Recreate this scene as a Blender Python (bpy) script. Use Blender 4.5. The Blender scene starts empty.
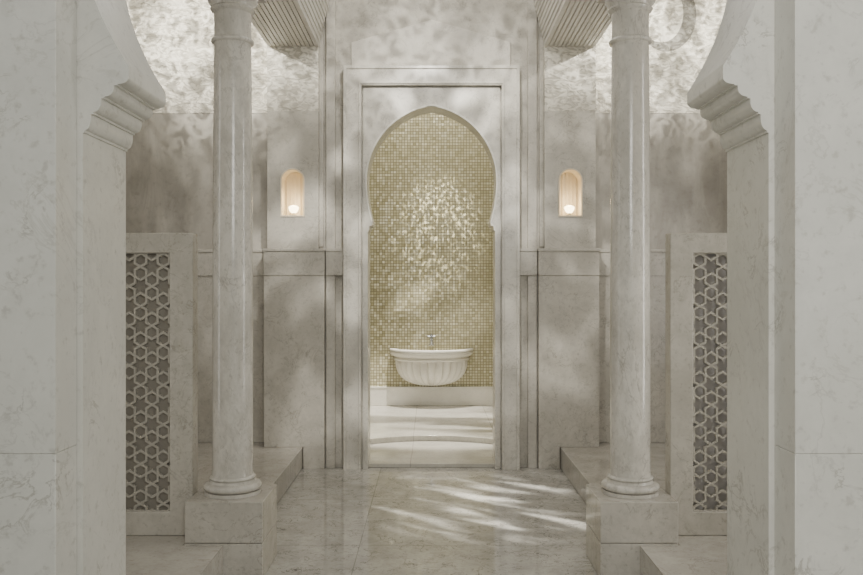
import bpy, bmesh, math, random
from mathutils import Vector
from mathutils.geometry import tessellate_polygon
random.seed(4)
C = bpy.context.scene.collection
PI = math.pi

# ------------------------------------------------------------------ materials
def cool(c, k=.17):
    g = sum(c)/3
    return tuple(x*(1-k)+g*k for x in c)
class NT:
    def __init__(s, name):
        s.m = bpy.data.materials.new(name); s.m.use_nodes = True
        s.t = s.m.node_tree; s.b = s.t.nodes['Principled BSDF']
    def set(s, inp, v):
        if hasattr(v, 'links'): s.t.links.new(v, inp)
        else: inp.default_value = v
    def math(s, op, a, b=0.0, c=None, clamp=False):
        o = s.t.nodes.new('ShaderNodeMath'); o.operation = op; o.use_clamp = clamp
        s.set(o.inputs[0], a); s.set(o.inputs[1], b)
        if c is not None: s.set(o.inputs[2], c)
        return o.outputs[0]
    def noise(s, vec, scale, detail=6, rough=.55, dist=0):
        o = s.t.nodes.new('ShaderNodeTexNoise')
        s.set(o.inputs['Vector'], vec); o.inputs['Scale'].default_value = scale
        o.inputs['Detail'].default_value = detail; o.inputs['Roughness'].default_value = rough
        o.inputs['Distortion'].default_value = dist
        return o.outputs['Fac']
    def ramp(s, fac, a, b):
        o = s.t.nodes.new('ShaderNodeMapRange'); o.clamp = True; o.interpolation_type = 'SMOOTHSTEP'
        s.set(o.inputs[0], fac); o.inputs[1].default_value = a; o.inputs[2].default_value = b
        return o.outputs[0]
    def mix(s, fac, a, b):
        o = s.t.nodes.new('ShaderNodeMix'); o.data_type = 'RGBA'
        s.set(o.inputs[0], fac)
        for i, v in ((6, a), (7, b)):
            if hasattr(v, 'links'): s.t.links.new(v, o.inputs[i])
            else: o.inputs[i].default_value = (*v[:3], 1)
        return o.outputs[2]
    def pos(s, scale=(1, 1, 1)):
        g = s.t.nodes.new('ShaderNodeNewGeometry')
        m = s.t.nodes.new('ShaderNodeMapping'); s.t.links.new(g.outputs['Position'], m.inputs['Vector'])
        m.inputs['Scale'].default_value = scale
        return m.outputs[0]
    def bump(s, h, strength, dist=.01):
        o = s.t.nodes.new('ShaderNodeBump'); s.set(o.inputs['Height'], h)
        o.inputs['Strength'].default_value = strength; o.inputs['Distance'].default_value = dist
        s.t.links.new(o.outputs[0], s.b.inputs['Normal'])

def marble(name, base, dark, vein, rough=.35, scale=1.0, veinamt=.55, joints=None, blot=.35, stretch=(1, 1, 1), ja=.3, bmp=.06, cloudy=.6, mottle=.55):
    base, dark, vein = cool(base), cool(dark), cool(vein)
    t = NT(name); p = t.pos(stretch)
    cloud = t.ramp(t.noise(p, 1.6*scale, 9, .72, .4), .36, .64)
    col = t.mix(t.math('ADD', t.math('MULTIPLY', cloud, cloudy), (1-cloudy)*.75), dark, base)
    fine = t.noise(p, 9*scale, 8, .7)
    col = t.mix(t.math('MULTIPLY', t.ramp(fine, .44, .68), mottle), col, dark)
    mot = t.noise(p, 26*scale, 5, .6)
    col = t.mix(t.math('MULTIPLY', t.ramp(mot, .55, .73), .42), col, vein)
    v = t.math('ABSOLUTE', t.math('SUBTRACT', t.noise(p, 1.7*scale, 7, .6, 1.4), .5))
    vm = t.ramp(v, .014, .0)
    gate = t.ramp(t.noise(p, 2.3*scale, 2), .42, .56)
    col = t.mix(t.math('MULTIPLY', t.math('MULTIPLY', vm, gate), veinamt), col, vein)
    v2 = t.math('ABSOLUTE', t.math('SUBTRACT', t.noise(p, 6*scale, 6, .65, 1.0), .5))
    g2 = t.ramp(t.noise(t.pos((1.1, 1.1, 1.1)), 3.1*scale, 3), .52, .64)
    col = t.mix(t.math('MULTIPLY', t.math('MULTIPLY', t.ramp(v2, .03, .0), g2), blot), col, vein)
    r = t.math('ADD', t.math('MULTIPLY', fine, .12), rough-.06)
    if joints:
        jx, jy, w = joints
        g = t.t.nodes.new('ShaderNodeSeparateXYZ'); t.t.links.new(t.pos(), g.inputs[0])
        ms = []
        for o, per, off in ((g.outputs[0], jx, .22), (g.outputs[1], jy, .35)):
            f = t.math('FRACT', t.math('ADD', t.math('DIVIDE', o, per), off))
            d = t.math('MULTIPLY', t.math('MINIMUM', f, t.math('SUBTRACT', 1, f)), per)
            ms.append(t.math('LESS_THAN', d, w))
        col = t.mix(t.math('MULTIPLY', t.math('MAXIMUM', ms[0], ms[1]), ja), col, tuple(x*.5 for x in vein))
    t.t.links.new(col, t.b.inputs['Base Color']); t.t.links.new(r, t.b.inputs['Roughness'])
    t.bump(fine, bmp, .003)
    return t.m

M = {}
M['pier'] = marble('pale_marble', (.71, .69, .62), (.60, .585, .52), (.33, .30, .245), .30, 1.2, .25, blot=.65)
M['marble'] = marble('warm_marble', (.60, .565, .49), (.43, .40, .34), (.25, .225, .18), .24, 1.7, .4, blot=.5)
M['matte'] = marble('honed_marble', (.58, .545, .47), (.43, .40, .34), (.25, .225, .18), .60, 1.7, .35, blot=.45)
M['frame'] = marble('frame_marble', (.71, .675, .595), (.55, .52, .45), (.31, .28, .23), .24, 1.9, .4, blot=.5)
M['light_gable'] = marble('light_gable_marble', (.66, .625, .55), (.53, .495, .425), (.34, .31, .26), .60, 1.9, .3, blot=.4)  # paler marble for the gable-shaped patch of light above the door
M['column'] = marble('column_marble', (.71, .675, .60), (.49, .46, .40), (.28, .255, .215), .17, 2.5, .5, stretch=(1, 1, .5), cloudy=.85, mottle=.65)
M['bench'] = marble('bench_marble', (.57, .535, .465), (.42, .39, .335), (.25, .22, .18), .14, 1.9, .5)
M['floor'] = marble('floor_marble', (.53, .51, .46), (.34, .325, .285), (.12, .11, .095), .06, 2.8, .85, joints=(1.9, 1.05, .0028), ja=.45, blot=.8, bmp=.006, cloudy=.6, mottle=.6)
M['inner_floor'] = marble('pale_floor_marble', (.68, .65, .57), (.54, .51, .44), (.34, .31, .27), .08, 2.2, .5, joints=(.8, .62, .004), ja=.4)
M['basin'] = marble('basin_marble', (.84, .81, .73), (.76, .73, .65), (.60, .57, .50), .22, 2, .15, blot=.15)
M['beam'] = marble('beam_marble', (.72, .69, .61), (.62, .59, .52), (.45, .42, .36), .3, 2, .3, blot=.3)

def plaster():
    t = NT('polished_plaster')
    n1 = t.noise(t.pos((1, 1, .7)), 1.8, 8, .7, 1.0)
    n2 = t.noise(t.pos((2.2, 1, .45)), 2.2, 6, .65, 1.2)
    c = t.mix(t.ramp(n1, .3, .7), cool((.34, .31, .265)), cool((.47, .44, .38)))
    c = t.mix(t.math('MULTIPLY', t.ramp(n2, .42, .7), .45), c, cool((.58, .545, .475)))
    c = t.mix(t.math('MULTIPLY', t.ramp(t.noise(t.pos(), 22, 5), .5, .75), .38), c, cool((.25, .225, .185)))
    t.t.links.new(c, t.b.inputs['Base Color']); t.b.inputs['Roughness'].default_value = .30
    t.bump(n2, .08, .02)
    return t.m
M['plaster'] = plaster()

def stucco(name='dappled_light_stucco', k=1.0):
    t = NT(name)
    h = t.ramp(t.noise(t.pos((1, 1, 1.9)), 11, 2.5, .5, 1.8), .36, .60)
    g = t.t.nodes.new('ShaderNodeSeparateXYZ'); t.t.links.new(t.pos(), g.inputs[0])
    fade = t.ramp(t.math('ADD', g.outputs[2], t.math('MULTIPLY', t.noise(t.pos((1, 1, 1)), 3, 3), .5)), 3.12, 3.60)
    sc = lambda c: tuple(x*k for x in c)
    c = t.mix(h, sc((.56, .525, .445)), sc((.94, .90, .79)))  # pale ripples put dappled light into the stucco colour
    c = t.mix(fade, t.mix(t.math('MULTIPLY', h, .7), sc((.44, .41, .35)), sc((.70, .66, .57))), c)  # the painted dapple weakens towards the lower edge
    t.t.links.new(c, t.b.inputs['Base Color']); t.b.inputs['Roughness'].default_value = .45
    t.bump(h, .5, .012)
    return t.m
M['stucco'] = stucco()
M['shadow_curl'] = stucco('painted_shadow_stucco', .40)  # darkened copy of the stucco, shade put into its colour

def mosaic():
    t = NT('gold_mosaic'); T = .0345
    g = t.t.nodes.new('ShaderNodeSeparateXYZ'); t.t.links.new(t.pos(), g.inputs[0])
    u = t.math('DIVIDE', t.math('ADD', g.outputs[0], g.outputs[1]), T); v = t.math('DIVIDE', g.outputs[2], T)
    cid = t.t.nodes.new('ShaderNodeCombineXYZ')
    t.t.links.new(t.math('FLOOR', u), cid.inputs[0]); t.t.links.new(t.math('FLOOR', v), cid.inputs[1])
    w = t.t.nodes.new('ShaderNodeTexWhiteNoise'); w.noise_dimensions = '3D'; t.t.links.new(cid.outputs[0], w.inputs['Vector'])
    r = t.t.nodes.new('ShaderNodeValToRGB'); t.t.links.new(w.outputs['Value'], r.inputs[0])
    cr = r.color_ramp; cr.elements[0].color = (.47, .43, .265, 1); cr.elements[1].color = (.74, .71, .54, 1)
    for ps, c in ((.25, (.54, .50, .325, 1)), (.75, (.63, .59, .41, 1))):
        e = cr.elements.new(ps); e.color = c
    fu = t.math('FRACT', u); fv = t.math('FRACT', v)
    d = t.math('MINIMUM', t.math('MINIMUM', fu, t.math('SUBTRACT', 1, fu)), t.math('MINIMUM', fv, t.math('SUBTRACT', 1, fv)))
    m = t.ramp(d, .07, .14)
    col = t.mix(m, (.24, .215, .135), r.outputs[0])
    t.t.links.new(col, t.b.inputs['Base Color'])
    TL = .17
    sc = t.t.nodes.new('ShaderNodeVectorMath'); sc.operation = 'MULTIPLY_ADD'
    t.t.links.new(w.outputs['Color'], sc.inputs[0]); sc.inputs[1].default_value = (TL, TL, TL)
    ge = t.t.nodes.new('ShaderNodeNewGeometry')
    of = t.t.nodes.new('ShaderNodeVectorMath'); of.operation = 'SUBTRACT'
    t.t.links.new(ge.outputs['Normal'], of.inputs[0]); of.inputs[1].default_value = (TL/2, TL/2, TL/2)
    t.t.links.new(of.outputs[0], sc.inputs[2])
    no = t.t.nodes.new('ShaderNodeVectorMath'); no.operation = 'NORMALIZE'; t.t.links.new(sc.outputs[0], no.inputs[0])
    t.t.links.new(no.outputs[0], t.b.inputs['Normal'])
    t.t.links.new(t.math('MULTIPLY', m, .15), t.b.inputs['Metallic'])
    t.t.links.new(t.math('SUBTRACT', .75, t.math('MULTIPLY', m, .46)), t.b.inputs['Roughness'])
    return t.m
M['mosaic'] = mosaic()

def simple(name, col, rough=.5, metal=0, emis=None, es=0):
    t = NT(name)
    n = t.noise(t.pos(), 30, 3)
    c = t.mix(t.math('MULTIPLY', n, .3), col, tuple(x*.75 for x in col))
    t.t.links.new(c, t.b.inputs['Base Color'])
    t.b.inputs['Roughness'].default_value = rough; t.b.inputs['Metallic'].default_value = metal
    if emis:
        t.b.inputs['Emission Color'].default_value = (*emis, 1); t.b.inputs['Emission Strength'].default_value = es
    return t.m
M['lattice'] = simple('lattice_stone', (.46, .435, .38), .4)
M['screen_shade'] = simple('shade_backing', (.33, .305, .26), .7)  # dark tone painted in for the dim screen openings
M['screen_shade_grey'] = simple('shade_backing_grey', (.42, .40, .385), .7)
M['chrome'] = simple('brushed_chrome', (.60, .61, .62), .25, .85)
M['cup'] = simple('lit_glass_cup', (.95, .88, .70), .4, 0, (1, .84, .50), 9.0)
M['brass'] = simple('lamp_base_metal', (.55, .48, .34), .35, .8)
M['niche'] = simple('niche_plaster', (.74, .66, .52), .5)
M['ceiling'] = simple('ceiling_plaster', (.66, .635, .57), .7)

# ------------------------------------------------------------------ mesh helpers
class MB:
    def __init__(s): s.bm = bmesh.new()
    def plate(s, outline, d0, d1, holes=(), axis='y'):
        loops = [list(outline)] + [list(h) for h in holes]
        flat = [p for l in loops for p in l]
        tris = tessellate_polygon([[Vector((p[0], p[1], 0)) for p in l] for l in loops])
        mk = (lambda p, d: (p[0], d, p[1])) if axis == 'y' else (lambda p, d: (p[0], p[1], d))
        A = [s.bm.verts.new(mk(p, d0)) for p in flat]; B = [s.bm.verts.new(mk(p, d1)) for p in flat]
        fs = []
        for t in tris:
            for V in (A, B):
                try: fs.append(s.bm.faces.new([V[i] for i in t]))
                except ValueError: pass
        k = 0
        for l in loops:
            n = len(l)
            for i in range(n):
                j = (i+1) % n
                fs.append(s.bm.faces.new((A[k+i], A[k+j], B[k+j], B[k+i])))
            k += n
        bmesh.ops.recalc_face_normals(s.bm, faces=fs)
        return s
    def box(s, x0, x1, y0, y1, z0, z1):
        x0, x1 = min(x0, x1), max(x0, x1)
        return s.plate([(x0, z0), (x1, z0), (x1, z1), (x0, z1)], y0, y1)
    def lathe(s, prof, cx, cy, n=48, caps=True):
        rings = []
        for r, z in prof:
            rings.append([s.bm.verts.new((cx+r*math.cos(2*PI*i/n), cy+r*math.sin(2*PI*i/n), z)) for i in range(n)])
        fs = []
        for a, b in zip(rings, rings[1:]):
            for i in range(n):
                j = (i+1) % n
                fs.append(s.bm.faces.new((a[i], a[j], b[j], b[i])))
        if caps:
            fs.append(s.bm.faces.new(rings[0])); fs.append(s.bm.faces.new(rings[-1]))
        bmesh.ops.recalc_face_normals(s.bm, faces=fs)
        return s
    def tube(s, pts, r, n=12):
        pts = [Vector(p) for p in pts]; rings = []
        for i, p in enumerate(pts):
            d = (pts[min(i+1, len(pts)-1)] - pts[max(i-1, 0)]).normalized()
            up = Vector((1, 0, 0)) if abs(d.x) < .9 else Vector((0, 0, 1))
            a = d.cross(up).normalized(); b = d.cross(a)
            rings.append([s.bm.verts.new(p + r*(math.cos(2*PI*k/n)*a + math.sin(2*PI*k/n)*b)) for k in range(n)])
        fs = []
        for A, B in zip(rings, rings[1:]):
            for k in range(n):
                j = (k+1) % n
                fs.append(s.bm.faces.new((A[k], A[j], B[j], B[k])))
        fs.append(s.bm.faces.new(rings[0])); fs.append(s.bm.faces.new(rings[-1]))
        bmesh.ops.recalc_face_normals(s.bm, faces=fs)
        return s
    def build(s, name, mat, parent=None, bevel=0, segs=2, ang=32):
        if parent is not None:
            bmesh.ops.translate(s.bm, verts=s.bm.verts, vec=-Vector(parent.location) if parent.type == 'EMPTY' else Vector((0, 0, 0)))
        me = bpy.data.meshes.new(name); s.bm.to_mesh(me); s.bm.free()
        me.shade_smooth(); me.set_sharp_from_angle(angle=math.radians(ang))
        me.materials.append(mat)
        o = bpy.data.objects.new(name, me); C.objects.link(o)
        if parent is not None: o.parent = parent
        if bevel:
            b = o.modifiers.new('bevel', 'BEVEL'); b.width = bevel; b.segments = segs; b.limit_method = 'ANGLE'; b.angle_limit = math.radians(40)
        return o
def thing(name, label, cat, loc, group=None):
    o = bpy.data.objects.new(name, None); C.objects.link(o); o.location = loc; o.empty_display_size = .1
    o['label'] = label; o['category'] = cat
    if group: o['group'] = group
    return o
def tag(o, label, cat, group=None, kind=None):
    o['label'] = label; o['category'] = cat
    if group: o['group'] = group
    if kind: o['kind'] = kind
    return o
def struct(o, label=None, cat=None):
    o['kind'] = 'structure'
    if label: o['label'] = label; o['category'] = cat
    return o

H = 4.3
F = 839.0
def half_arch(jamb, z0, steps, xtip, ztip, wmax, zc, e, n=28):
    pts = [(jamb, z0)] + steps + [(xtip, ztip)]
    for i in range(1, n):
        z = ztip + (zc-ztip)*i/n
        pts.append((wmax-(wmax-xtip)*((zc-z)/(zc-ztip))**2, z))
    R = wmax+e; tm = math.acos(e/R)
    for i in range(n+1):
        t = tm*i/n
        pts.append((-e+R*math.cos(t), zc+R*math.sin(t)))
    pts[-1] = (0, pts[-1][1])
    return pts
def arch_poly(W0, W1, z0, H, half, cx=0):
    r = [(cx+x, z) for x, z in half]; l = [(cx-x, z) for x, z in reversed(half[:-1])]
    return [(W0, z0), (W0, H), (W1, H), (W1, z0)] + r + l
def corbel(x0, z0, x1, z1, k, n=8, led=.24):
    """stepped corbel: curved mouldings with narrow ledges, flaring out towards the arch"""
    wx = [.7+.6*i/max(k-1, 1) for i in range(k)]; sx = sum(wx); wz = list(reversed(wx)); sz = sx
    pts = []; bx, bz = x0, z0
    for i in range(k):
        dx = (x0-x1)*wx[i]/sx; dz = (z1-z0)*wz[i]/sz
        pts.append((bx, bz)); fx = bx-dx*led
        pts.append((fx, bz+dz*.02))
        pts.append((fx, bz+dz*.14))
        for j in range(1, n+1):
            a = PI/2*j/n
            pts.append((fx-dx*(1-led)*math.sin(a), bz+dz*.14+dz*.62*(1-math.cos(a))))
        pts.append((bx-dx, bz+dz*.86))
        bx -= dx; bz += dz
    out = []
    for p in pts:
        if not out or (abs(p[0]-out[-1][0])+abs(p[1]-out[-1][1])) > 1e-4: out.append(p)
    return out

# ------------------------------------------------------------------ setting
mb = MB(); mb.box(-3.4, 3.4, -2.5, 7.0, -.2, 0); struct(mb.build('floor', M['floor']))
AX = -.018
hf = half_arch(1.075, 0, corbel(1.075, 1.985, .932, 2.165, 4, 8), .932, 2.195, 1.09, 2.68, .10)
mb = MB(); mb.plate(arch_poly(-3.3, 3.3, 0, H, hf, AX), 2.63, 3.0)
struct(mb.build('wall_front', M['pier'], bevel=.003, ang=40))
mb = MB()
for s in (-1, 1):
    a = AX+s*1.093; b = s*3.3
    for z0, z1 in ((0, 1.008), (1.008, 4.3)):
        mb.box(a, b, 2.48, 2.628, z0+.0003, z1-.0003)
mb.box(AX-1.093, AX+1.093, 2.48, 2.628, 4.0, 4.299)
struct(mb.build('trim_1', M['pier'], bevel=.002))
for s, nm in ((-1, 'wall_left'), (1, 'wall_right')):
    mb = MB(); mb.box(s*3.0, s*3.2, 3.0, 7.15, 0, H); struct(mb.build(nm, M['plaster']))
mb = MB(); mb.box(-3.3, 3.3, 2.48, 10.6, H, H+.15); struct(mb.build('ceiling', M['ceiling']))

mb = MB(); mb.plate([(-3.2, 0), (-3.2, H), (3.2, H), (3.2, 0), (.70, 0), (.70, 3.25), (-.70, 3.25), (-.70, 0)], 7.15, 7.34)
struct(mb.build('wall_back', M['plaster']))
for i, s in enumerate((-1, 1)):
    mb = MB(); mb.box(s*1.385, s*3.0, 7.130, 7.15, 0.18, 1.60)
    mb.box(s*1.385, s*3.0, 7.118, 7.15, 1.6003, 1.80); mb.box(s*1.385, s*3.0, 7.108, 7.15, 1.80, 1.822)
    struct(mb.build('trim_%d' % (2+i), M['marble'], bevel=.002))
for i, s in enumerate((-1, 1)):
    mb = MB()
    mb.box(s*.885, s*1.385, 6.93, 7.15, .181, 1.60)
    mb.box(s*.885, s*1.06, 6.93, 7.15, 0.0, .182)
    mb.box(s*.883, s*1.387, 6.924, 7.15, 1.6003, 1.80)
    mb.box(s*.876, s*1.394, 6.914, 7.15, 1.80, 1.822)
    mb.box(s*.726, s*.877, 6.955, 7.001, 1.6003, 1.80)
    mb.box(s*.726, s*.877, 6.947, 7.001, 1.80, 1.822)
    struct(mb.build('trim_%d' % (4+i), M['marble'], bevel=.003))
    cx = s*1.15; hw = .102
    arch = [(cx-hw, 2.085), (cx+hw, 2.085)] + [(cx+hw*math.cos(PI*k/20), 2.385+hw*math.sin(PI*k/20)) for k in range(21)]
    mb = MB(); x0, x1 = sorted((s*.935, s*1.36))
    mb.plate([(x0, 1.822), (x1, 1.822), (x1, 2.96), (x0, 2.96)], 6.945, 7.15, [arch])
    struct(mb.build('trim_%d' % (6+i), M['marble'], bevel=.0015))
    mb = MB(); ri = hw-.012
    inner = [(cx-ri, 2.097), (cx+ri, 2.097)] + [(cx+ri*math.cos(PI*k/20), 2.385+ri*math.sin(PI*k/20)) for k in range(21)]
    outer = [(cx-hw+.0005, 2.0855), (cx+hw-.0005, 2.0855)] + [(cx+(hw-.0005)*math.cos(PI*k/20), 2.385+(hw-.0005)*math.sin(PI*k/20)) for k in range(21)]
    mb.plate(outer, 6.938, 7.12, [inner]); mb.plate(outer, 7.12, 7.149)
    for k in range(-2, 3):
        zt = 2.385+math.sqrt(max(ri*ri-(k*.034)**2, 0))
        mb.box(cx+k*.034-.008, cx+k*.034+.008, 7.108, 7.121, 2.097, zt)
    struct(mb.build('trim_%d' % (8+i), M['niche'], bevel=.002))
mb = MB(); mb.plate([(-.935, 0), (-.935, H), (.935, H), (.935, 0), (.62, 0), (.62, 3.2), (-.62, 3.2), (-.62, 0)], 7.0, 7.149)
for s in (-1, 1):
    mb.box(s*.80, s*.875, 6.965, 7.0, 0, H)
    mb.box(s*.90, s*.935, 6.98, 7.0, 1.84, H)
struct(mb.build('trim_10', M['matte'], bevel=.003))
mb = MB()
def fr(d0, d1, xo, xi, zo, zi):
    mb.plate([(-xo, 0), (-xo, zo), (xo, zo), (xo, 0), (xi, 0), (xi, zi), (-xi, zi), (-xi, 0)], d0, d1)
fr(6.90, 7.0, .725, .578, 3.325, 3.165)
fr(6.888, 6.90, .725, .70, 3.325, 3.30)
fr(6.888, 6.90, .600, .585, 3.19, 3.175)
fr(6.975, 6.999, .63, .552, 3.21, 3.135)
struct(mb.build('trim_11', M['frame'], bevel=.003))
hd = half_arch(.526, 0, corbel(.526, 1.965, .490, 2.03, 2), .486, 2.045, .534, 2.385, .085)
mb = MB(); mb.plate(arch_poly(-.566, .566, 0, 3.152, hd), 6.940, 7.20)
struct(mb.build('door_1', M['frame'], bevel=.003))
mb = MB(); hi = hd[len(hd)-57:]
ho = []
for i, p in enumerate(hi):
    a = hi[max(i-1, 0)]; b = hi[min(i+1, len(hi)-1)]
    t = Vector((b[0]-a[0], b[1]-a[1])).normalized(); nrm = Vector((t.y, -t.x))
    ho.append((p[0]+nrm.x*.015, p[1]+nrm.y*.015))
ho[-1] = (0, hi[-1][1]+.019)
mb.plate(hi + [(-x, z) for x, z in reversed(hi[:-1])] + [(-x, z) for x, z in ho[:-1]] + list(reversed(ho)), 6.932, 6.942)
struct(mb.build('trim_12', M['basin'], bevel=.003))
for i, s in enumerate((-1, 1)):
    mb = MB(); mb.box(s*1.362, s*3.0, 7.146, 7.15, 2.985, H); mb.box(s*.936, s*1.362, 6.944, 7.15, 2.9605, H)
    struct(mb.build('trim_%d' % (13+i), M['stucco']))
mb = MB(); mb.plate([(-.67, 3.33), (.66, 3.33), (.66, 3.54), (0, 3.73), (-.67, 3.54)], 6.980, 7.0)  # added pale gable, stands in for a triangle of light on the wall
struct(mb.build('trim_15', M['light_gable'], bevel=.006))  # stand-in for the patch of light, not a real trim piece
# flush dark curl, a curved shadow painted onto the right stucco field
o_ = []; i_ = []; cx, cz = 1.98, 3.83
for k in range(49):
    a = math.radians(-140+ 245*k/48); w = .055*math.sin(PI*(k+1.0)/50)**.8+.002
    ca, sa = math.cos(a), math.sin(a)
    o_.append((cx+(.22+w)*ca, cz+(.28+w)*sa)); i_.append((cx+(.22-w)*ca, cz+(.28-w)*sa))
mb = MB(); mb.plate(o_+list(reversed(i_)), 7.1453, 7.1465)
struct(mb.build('trim_20', M['shadow_curl']))  # painted curved shadow, not a real trim piece

for s in (-1, 1):
    NS = 8
    pr = [(.93, 3.49)]; x, z = .93, 3.49
    for k in range(NS):
        z += .040; pr.append((x, z)); x -= .010; pr.append((x, z+.002))
    pr.append((x, 4.299))
    po = [(1.35, 3.49)]; x2, z2 = 1.35, 3.49
    for k in range(NS):
        z2 += .040; po.append((x2, z2)); x2 += .010; po.append((x2, z2+.002))
    po.append((x2, 4.299))
    sf = []
    for k in range(1, 12):
        xx = .93+.42*k/12; sf += [(xx-.0045, 3.49), (xx-.004, 3.50), (xx+.004, 3.50), (xx+.0045, 3.49)]
    poly = [(s*a, b) for a, b in (list(reversed(pr)) + sf + po)]
    mb = MB(); mb.plate(poly, 4.05, 6.925)
    side = 'left' if s < 0 else 'right'
    tag(mb.build('ceiling_beam', M['beam']), 'stepped marble beam running from the %s column back to the wall' % side, 'beam', 'beams')

for s in (-1, 1):
    side = 'left' if s < 0 else 'right'
    pts = [(1.066, 3.003), (1.066, 4.298), (1.27, 4.298), (1.27, 4.702), (1.066, 4.702), (1.066, 6.925), (1.066, 7.12), (2.99, 7.12), (2.99, 3.003)]
    mb = MB(); mb.plate([(s*x, y) for x, y in pts], 0.001, .18, axis='z')
    tag(mb.build('bench_platform', M['bench'], bevel=.006), 'low marble bench platform along the %s side, under the %s lattice screen' % (side, side), 'bench', 'low marble platforms')

# ------------------------------------------------------------------ columns
for s in (-1, 1):
    side = 'left' if s < 0 else 'right'
    cx, cy = s*1.066, 4.5
    t = thing('marble_column', 'round polished marble column on square pedestal beside the %s lattice screen' % side, 'column', (cx, cy, 0), 'marble columns')
    mb = MB(); mb.box(cx-.2, cx+.2, 4.3, 4.7, .001, .186); mb.box(cx-.2, cx+.2, 4.3, 4.7, .19, .40); mb.box(cx-.19, cx+.19, 4.31, 4.69, .185, .192)
    mb.build('pedestal', M['bench'], t, bevel=.006)
    prof = [(.150, .401), (.150, .42)]
    prof += [(.128+.026*math.cos(a), .441+.021*math.sin(a)) for a in [(-PI/2+PI*k/8) for k in range(9)]]
    prof += [(.124, .463), (.119, .47), (.116, .476)]
    prof += [(.111+.011*math.cos(a), .487+.010*math.sin(a)) for a in [(-PI/2+PI*k/6) for k in range(7)]]
    prof += [(.108, .50)]
    MB().lathe(prof, cx, cy, 64).build('column_base', M['column'], t)
    MB().lathe([(.110, .50), (.107, .515), (.1055, .54), (.106, 1.2), (.1035, 2.0), (.098, 2.80)], cx, cy, 64).build('shaft', M['column'], t)
    MB().lathe([(.100, 2.80)]+[(.100+.013*math.cos(a), 2.815+.013*math.sin(a)) for a in [(-PI/2+PI*k/8) for k in range(9)]]+[(.099, 2.83)], cx, cy, 64).build('neck_ring', M['column'], t)
    mb = MB(); mb.lathe([(.098, 2.83), (.097, 2.90), (.099, 2.965), (.112, 2.975), (.118, 2.985), (.112, 2.995), (.115, 3.005), (.128, 3.02), (.134, 3.04), (.137, 3.06), (.14, 3.075)], cx, cy, 64)
    mb.box(cx-.15, cx+.15, cy-.15, cy+.15, 3.075, 3.14)
    mb.build('capital', M['column'], t)
    mb = MB(); mb.box(cx-.17, cx+.17, cy-.17, cy+.17, 3.141, 3.23); mb.box(cx-.13, cx+.13, cy-.15, cy+.15, 3.23, 3.489)
    mb.build('impost_block', M['column'], t, bevel=.005)

# ------------------------------------------------------------------ lattice screens
def clip(poly, x0, x1, z0, z1):
    def cl(ps, inside, inter):
        out = []
        for i, p in enumerate(ps):
            q = ps[(i+1) % len(ps)]
            if inside(p):
                out.append(p)
                if not inside(q): out.append(inter(p, q))
            elif inside(q): out.append(inter(p, q))
        return out
    def ix(v): return lambda p, q: (v, p[1]+(q[1]-p[1])*(v-p[0])/(q[0]-p[0]))
    def iz(v): return lambda p, q: (p[0]+(q[0]-p[0])*(v-p[1])/(q[1]-p[1]), v)
    for f, g in ((lambda p: p[0] >= x0, ix(x0)), (lambda p: p[0] <= x1, ix(x1)), (lambda p: p[1] >= z0, iz(z0)), (lambda p: p[1] <= z1, iz(z1))):
        if len(poly) < 3: return []
        poly = cl(poly, f, g)
    d = []
    for p in poly:
        if not d or abs(p[0]-d[-1][0])+abs(p[1]-d[-1][1]) > 1e-6: d.append(p)
    if len(d) > 1 and abs(d[0][0]-d[-1][0])+abs(d[0][1]-d[-1][1]) < 1e-6: d.pop()
    if len(d) < 3: return []
    A = sum(d[i][0]*d[(i+1) % len(d)][1]-d[(i+1) % len(d)][0]*d[i][1] for i in range(len(d)))/2
    return d if abs(A) > 2e-5 else []
def star(cx, cz, R):
    return [(cx+(R if k % 2 == 0 else R/math.sqrt(3))*math.cos(PI*k/6), cz+(R if k % 2 == 0 else R/math.sqrt(3))*math.sin(PI*k/6)) for k in range(12)]
def hexa(cx, cz, r):
    return [(cx+r*math.cos(PI/6+PI*k/3), cz+r*math.sin(PI/6+PI*k/3)) for k in range(6)]
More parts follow.
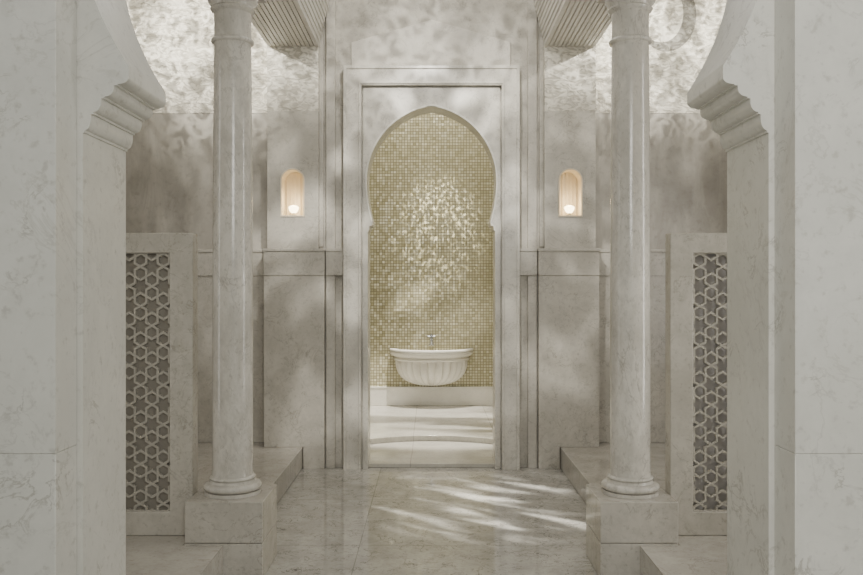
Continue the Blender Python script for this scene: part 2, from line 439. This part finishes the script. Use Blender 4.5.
def lattice(mb, x0, x1, z0, z1, w, d0, d1, s=.122):
    """star-and-hexagon tracery built cell by cell: every cell is a ring of bars around its opening"""
    bm = mb.bm; rh = s*math.sqrt(3)/2; f = (s*.25-w)/(s*.25); e = .004
    cxm = (x0+x1)/2; nx = int((x1-x0)/2/s)+2; nz = int((z1-z0)/rh)+2
    cells = []
    for j in range(-2, nz):
        for i in range(-nx, nx+1):
            cx = cxm+i*s+(s/2 if j % 2 else 0); cz = z0+.037+j*rh
            cells.append((star(cx, cz, s*.5), star(cx, cz, s*.5*f)))
            for a in (PI/6, PI/2):
                hx, hz = cx+s/math.sqrt(3)*math.cos(a), cz+s/math.sqrt(3)*math.sin(a)
                cells.append((hexa(hx, hz, s*.2887), hexa(hx, hz, s*.2887*f)))
    for out, inn in cells:
        if all(x0+e < p[0] < x1-e and z0+e < p[1] < z1-e for p in out):
            n = len(out)
            O0 = [bm.verts.new((p[0], d0, p[1])) for p in out]; I0 = [bm.verts.new((p[0], d0, p[1])) for p in inn]
            O1 = [bm.verts.new((p[0], d1, p[1])) for p in out]; I1 = [bm.verts.new((p[0], d1, p[1])) for p in inn]
            for k in range(n):
                m = (k+1) % n
                bm.faces.new((O0[k], O0[m], I0[m], I0[k])); bm.faces.new((O1[k], I1[k], I1[m], O1[m]))
                bm.faces.new((I0[k], I0[m], I1[m], I1[k]))
        else:
            co = clip(out, x0, x1, z0, z1)
            if not co: continue
            ci = clip(inn, x0+e, x1-e, z0+e, z1-e)
            loops = [co]+([ci] if ci else [])
            flat = [p for l in loops for p in l]
            tris = tessellate_polygon([[Vector((p[0], p[1], 0)) for p in l] for l in loops])
            A = [bm.verts.new((p[0], d0, p[1])) for p in flat]; B = [bm.verts.new((p[0], d1, p[1])) for p in flat]
            for t in tris:
                for V in (A, B):
                    try: bm.faces.new([V[i] for i in t])
                    except ValueError: pass
            if ci:
                k = len(co); n = len(ci)
                for i in range(n):
                    j = (i+1) % n
                    bm.faces.new((A[k+i], A[k+j], B[k+j], B[k+i]))
for s in (-1, 1):
    side = 'left' if s < 0 else 'right'
    xa, xb = 1.270, 2.45
    t = thing('lattice_screen', 'carved stone lattice screen with plain marble frame, beside the %s column' % side, 'screen', (s*(xa+xb)/2, 4.5, .18), 'lattice screens')
    x0, x1 = sorted((s*xa, s*xb)); li, lo = sorted((s*1.392, s*2.33))
    mb = MB(); z0, z1 = .181, 1.79
    mb.plate([(x0, z0), (x1, z0), (x1, z1), (x0, z1)], 4.46, 4.56, [[(li, .307), (lo, .307), (lo, 1.685), (li, 1.685)]])
    mb.build('screen_frame', M['marble'], t, bevel=.004)
    mb = MB()
    lattice(mb, li, lo, .307, 1.685, .0068, 4.487, 4.500)
    lattice(mb, li, lo, .307, 1.685, .0040, 4.484, 4.487)
    mb.build('lattice', M['lattice'], t)
    mb = MB(); mb.box(li+.001, lo-.001, 4.515, 4.55, .308, 1.684)  # added dark sheet closing the screen, stands in for shade in the openings
    mb.build('shade_panel', M['screen_shade'] if s < 0 else M['screen_shade_grey'], t)

# ------------------------------------------------------------------ niche lamps
for s in (-1, 1):
    side = 'left' if s < 0 else 'right'
    cx, cy, z0 = s*1.15, 7.0, 2.0975
    t = thing('cup_lamp', 'small glowing cup lamp in the %s wall niche' % side, 'lamp', (cx, cy, z0), 'niche lamps')
    MB().lathe([(.030, z0), (.034, z0+.004), (.014, z0+.009), (.011, z0+.018), (.016, z0+.022)], cx, cy, 32).build('lamp_base', M['brass'], t)
    MB().lathe([(.014, z0+.0225), (.026, z0+.030), (.036, z0+.044), (.041, z0+.060), (.042, z0+.074), (.038, z0+.076), (.030, z0+.082), (.016, z0+.087), (.003, z0+.088)], cx, cy, 32).build('glass_cup', M['cup'], t)
    l = bpy.data.lights.new('niche_light', 'POINT'); l.energy = .85; l.color = (1, .74, .42); l.shadow_soft_size = .02
    lo_ = bpy.data.objects.new('niche_light', l); C.objects.link(lo_); lo_.location = (cx, cy+.0, z0+.125)

# ------------------------------------------------------------------ fountain room
mb = MB(); mb.box(-.53, .53, 6.995, 7.30, .0, .032); struct(mb.build('trim_16', M['inner_floor'], bevel=.003))
arc = [(.95*math.cos(PI-PI*k/40), 7.34+.85*math.sin(PI-PI*k/40)) for k in range(41)]
mb = MB(); mb.plate([(-1.7, 7.342)]+[(-1.7, 10.3), (1.7, 10.3), (1.7, 7.342)]+list(reversed(arc)), -.1, .055, axis='z')
mb.box(-1.7, 1.7, 7.3, 10.3, -.2, .002)
struct(mb.build('trim_17', M['inner_floor'], bevel=.003))
mb = MB(); mb.box(-1.9, 1.9, 10.3, 10.5, 0, H); struct(mb.build('wall_far', M['mosaic']), 'gold mosaic wall behind the basin', 'wall')
for i, s in enumerate((-1, 1)):
    mb = MB(); mb.box(s*1.7, s*1.9, 7.34, 10.3, 0, H); struct(mb.build('trim_%d' % (18+i), M['mosaic']))
mb = MB(); mb.box(-1.7, 1.7, 10.262, 10.3, .056, .268); mb.box(-1.7, 1.7, 10.255, 10.3, .268, .285)
struct(mb.build('baseboard_far', M['basin'], bevel=.003))

t = thing('wash_basin', 'white marble half-round basin with fluted bowl on the gold mosaic wall', 'basin', (0, 10.3, .30))
prof = [(.08, .302), (.16, .309), (.24, .328), (.315, .360), (.374, .404), (.412, .458), (.434, .515), (.444, .57), (.446, .64)]
bm = bmesh.new(); NA = 260; rows = []
for r, z in prof:
    row = []
    for k in range(NA+1):
        a = PI*k/NA
        fl = abs(math.sin(a*13)); q = r*(1-.10*(1-fl)**1.6)
        row.append(bm.verts.new((-q*math.cos(a), 10.299-q*.84*math.sin(a), z)))
    rows.append(row)
for a, b in zip(rows, rows[1:]):
    for k in range(NA): bm.faces.new((a[k], a[k+1], b[k+1], b[k]))
cv = bm.verts.new((0, 10.299, .299))
for k in range(NA): bm.faces.new((cv, rows[0][k+1], rows[0][k]))
inner = [(.40, .69), (.37, .60), (.30, .50), (.15, .44)]; ir = []
for r, z in inner:
    ir.append([bm.verts.new((-r*math.cos(PI*k/NA), 10.299-r*.84*math.sin(PI*k/NA), z)) for k in range(NA+1)])
for a, b in zip([rows[-1]]+ir, ir):
    for k in range(NA): bm.faces.new((a[k], a[k+1], b[k+1], b[k]))
cv = bm.verts.new((0, 10.299, .43))
for k in range(NA): bm.faces.new((cv, ir[-1][k], ir[-1][k+1]))
bmesh.ops.recalc_face_normals(bm, faces=bm.faces)
b = MB(); b.bm = bm; b.build('bowl', M['basin'], t, ang=60)
bm = bmesh.new(); rp = [(.430, .612), (.454, .614), (.466, .628), (.463, .644), (.450, .652), (.452, .660), (.470, .664), (.488, .672), (.504, .688), (.514, .710), (.514, .720), (.506, .724), (.506, .730), (.516, .734), (.514, .750), (.502, .757), (.44, .757), (.415, .745), (.40, .69)]
rows = [[bm.verts.new((-r*math.cos(PI*k/96), 10.299-r*.84*math.sin(PI*k/96), z)) for k in range(97)] for r, z in rp]
for a, b in zip(rows, rows[1:]+rows[:1]):
    for k in range(96): bm.faces.new((a[k], a[k+1], b[k+1], b[k]))
bmesh.ops.recalc_face_normals(bm, faces=bm.faces)
b = MB(); b.bm = bm; b.build('rim', M['basin'], t)

t = thing('water_tap', 'small chrome water tap on the mosaic above the basin', 'tap', (0, 10.3, .79))
MB().lathe([(.036, .79), (.040, .80), (.026, .812), (.024, .86), (.032, .87), (.024, .885)], 0, 10.24, 24).build('tap_body', M['chrome'], t)
MB().tube([(0, 10.299, .84), (0, 10.24, .84), (0, 10.19, .845), (0, 10.155, .835), (0, 10.14, .80)], .016).build('spout', M['chrome'], t)
mb = MB(); mb.tube([(-.048, 10.24, .905), (.048, 10.24, .905)], .012); mb.tube([(0, 10.19, .905), (0, 10.285, .905)], .012); mb.lathe([(.014, .88), (.014, .91), (.021, .916), (.019, .930), (.004, .936)], 0, 10.24, 16)
mb.build('cross_handle', M['chrome'], t)

# ------------------------------------------------------------------ lights
def area(name, loc, target, sx, sy, e, col):
    l = bpy.data.lights.new(name, 'AREA'); l.shape = 'RECTANGLE'; l.size = sx; l.size_y = sy; l.energy = e; l.color = col
    o = bpy.data.objects.new(name, l); C.objects.link(o); o.location = loc
    o.rotation_euler = (Vector(target)-Vector(loc)).to_track_quat('-Z', 'Y').to_euler()
    return o
def gobo(name, loc, target, e, col, angle, blend, scale, lo, hi, detail=3, rot=0, base=0.0, soft=.01, planar=False, net=False):
    """a spot lamp whose beam is broken up the way pierced domes and water break up sunlight"""
    l = bpy.data.lights.new(name, 'SPOT'); l.energy = e; l.color = col; l.spot_size = math.radians(angle); l.spot_blend = blend
    l.shadow_soft_size = soft; l.use_nodes = True; nt = l.node_tree
    em = [n for n in nt.nodes if n.type == 'EMISSION'][0]
    tc = nt.nodes.new('ShaderNodeTexCoord'); vec = tc.outputs['Normal']
    if planar:
        sp = nt.nodes.new('ShaderNodeSeparateXYZ'); nt.links.new(vec, sp.inputs[0]); cb = nt.nodes.new('ShaderNodeCombineXYZ')
        for k in (0, 1):
            d = nt.nodes.new('ShaderNodeMath'); d.operation = 'DIVIDE'; nt.links.new(sp.outputs[k], d.inputs[0]); nt.links.new(sp.outputs[2], d.inputs[1])
            nt.links.new(d.outputs[0], cb.inputs[k])
        vec = cb.outputs[0]
    m1 = nt.nodes.new('ShaderNodeMapping'); m1.inputs['Rotation'].default_value = (0, 0, math.radians(rot)); nt.links.new(vec, m1.inputs['Vector'])
    mp = nt.nodes.new('ShaderNodeMapping'); mp.inputs['Scale'].default_value = scale; nt.links.new(m1.outputs[0], mp.inputs['Vector'])
    nz = nt.nodes.new('ShaderNodeTexNoise'); nz.inputs['Scale'].default_value = 1; nz.inputs['Detail'].default_value = detail; nz.inputs['Distortion'].default_value = .5
    nt.links.new(mp.outputs[0], nz.inputs['Vector']); out = nz.outputs['Fac']
    mr = nt.nodes.new('ShaderNodeMapRange'); mr.interpolation_type = 'SMOOTHSTEP'; mr.inputs[1].default_value = lo; mr.inputs[2].default_value = hi
    mr.inputs[3].default_value = base
    if net:
        ad = nt.nodes.new('ShaderNodeVectorMath'); ad.operation = 'MULTIPLY_ADD'
        nt.links.new(nz.outputs['Color'], ad.inputs[0]); ad.inputs[1].default_value = (2.2, 2.2, 2.2); nt.links.new(mp.outputs[0], ad.inputs[2])
        vo = nt.nodes.new('ShaderNodeTexVoronoi'); vo.feature = 'DISTANCE_TO_EDGE'; vo.inputs['Scale'].default_value = 1
        nt.links.new(ad.outputs[0], vo.inputs['Vector']); nt.links.new(vo.outputs['Distance'], mr.inputs[0])
        n2 = nt.nodes.new('ShaderNodeTexNoise'); n2.inputs['Scale'].default_value = 3.2; n2.inputs['Detail'].default_value = 2; nt.links.new(m1.outputs[0], n2.inputs['Vector'])
        m2 = nt.nodes.new('ShaderNodeMapRange'); m2.interpolation_type = 'SMOOTHSTEP'; m2.inputs[1].default_value = .36; m2.inputs[2].default_value = .56; m2.inputs[3].default_value = .35
        nt.links.new(n2.outputs['Fac'], m2.inputs[0])
        mu = nt.nodes.new('ShaderNodeMath'); mu.operation = 'MULTIPLY'; nt.links.new(mr.outputs[0], mu.inputs[0]); nt.links.new(m2.outputs[0], mu.inputs[1])
        nt.links.new(mu.outputs[0], em.inputs['Strength'])
    else:
        nt.links.new(out, mr.inputs[0]); nt.links.new(mr.outputs[0], em.inputs['Strength'])
    o = bpy.data.objects.new(name, l); C.objects.link(o); o.location = loc
    if planar: o.rotation_euler = (0, 0, 0)
    else: o.rotation_euler = (Vector(target)-Vector(loc)).to_track_quat('-Z', 'Y').to_euler()
    return o
area('overhead_fill_middle', (0, 5.4, 4.25), (0, 5.4, 0), 1.4, 2.2, 23, (1, .975, .92))  # unseen overhead fill lamp below the closed ceiling
area('overhead_fill_left', (-2.1, 5.6, 4.25), (-2.1, 5.9, 0), 1.2, 2.0, 7, (1, .97, .91))  # unseen fill lamp over the left bay, no opening above it
area('overhead_fill_right', (2.1, 5.6, 4.25), (2.1, 5.9, 0), 1.2, 2.0, 10, (1, .975, .92))  # unseen fill lamp over the right bay, no opening above it
area('column_fill_right', (2.95, 3.75, 1.9), (.8, 4.3, 1.9), .26, 2.6, 30, (1, .975, .92))  # added tall strip lamp, unseen, puts highlights on the columns
area('column_fill_left', (-2.95, 3.75, 1.9), (-.8, 4.3, 1.9), .26, 2.6, 9, (1, .975, .92))  # weaker added strip lamp on the left, also unseen
area('overhead_fill_fountain', (0, 9.0, 4.2), (0, 9.3, 0), 1.8, 1.4, 50, (1, .95, .83))  # unseen fill lamp above the fountain room, under a solid ceiling
area('pier_fill', (.5, -.6, 2.8), (2.1, 2.5, 1.7), 1.4, 1.4, 82, (1, .985, .93))  # added lamp near the camera, brightens the right pier
gobo('sun_streaks', (.40, 5.80, 4.2), None, 2900, (1, .96, .87), 27, .9, (4.6, 22, 1), .48, .66, 3, rot=38, planar=True, soft=.03)
gobo('sun_fountain_floor', (0, 9.3, 4.2), None, 1500, (1, .95, .85), 44, .3, (1.5, 5, 1), .44, .54, 2, rot=6, base=.05, planar=True)
gobo('sun_dapple_centre', (0, 4.9, 4.0), (0, 7.1, 3.5), 190, (1, .96, .87), 70, 1.0, (15, 15, 26), .30, .01, detail=2, base=.12, soft=.02, net=True)
gobo('sun_dapple_low', (0, 4.0, 4.0), (0, 7.0, 1.8), 720, (1, .96, .87), 62, .8, (11, 11, 11), .46, .68, base=.05, detail=4, soft=.05)
for s in (-1, 1):
    gobo('sun_dapple_bay', (s*2.2, 5.3, 3.9), (s*1.9, 7.1, 3.75), 430, (1, .96, .85), 76, 1.0, (12, 12, 24), .28, .01, detail=2, base=.28, soft=.01, net=True)
    gobo('sun_dapple_bay_low', (s*1.9, 5.3, 4.1), (s*1.7, 7.1, 2.6), 150, (1, .96, .87), 55, 1.0, (7, 7, 9), .45, .70, base=0, detail=4, soft=.05)
gobo('sun_mosaic', (.1, 8.2, 4.0), (.09, 10.3, 2.25), 1900, (1, .95, .78), 28, 1.0, (85, 85, 85), .50, .72, detail=4)
w = bpy.data.worlds.new('world'); bpy.context.scene.world = w; w.use_nodes = True
bg = w.node_tree.nodes['Background']; bg.inputs[0].default_value = (.87, .89, .84, 1); bg.inputs[1].default_value = .50

# ------------------------------------------------------------------ camera
cd = bpy.data.cameras.new('camera'); cd.sensor_width = 36; cd.lens = F/863*36
cam = bpy.data.objects.new('camera', cd); C.objects.link(cam); cam.location = (0, 0, 1.5); cam.rotation_euler = (PI/2, 0, 0)
bpy.context.scene.camera = cam
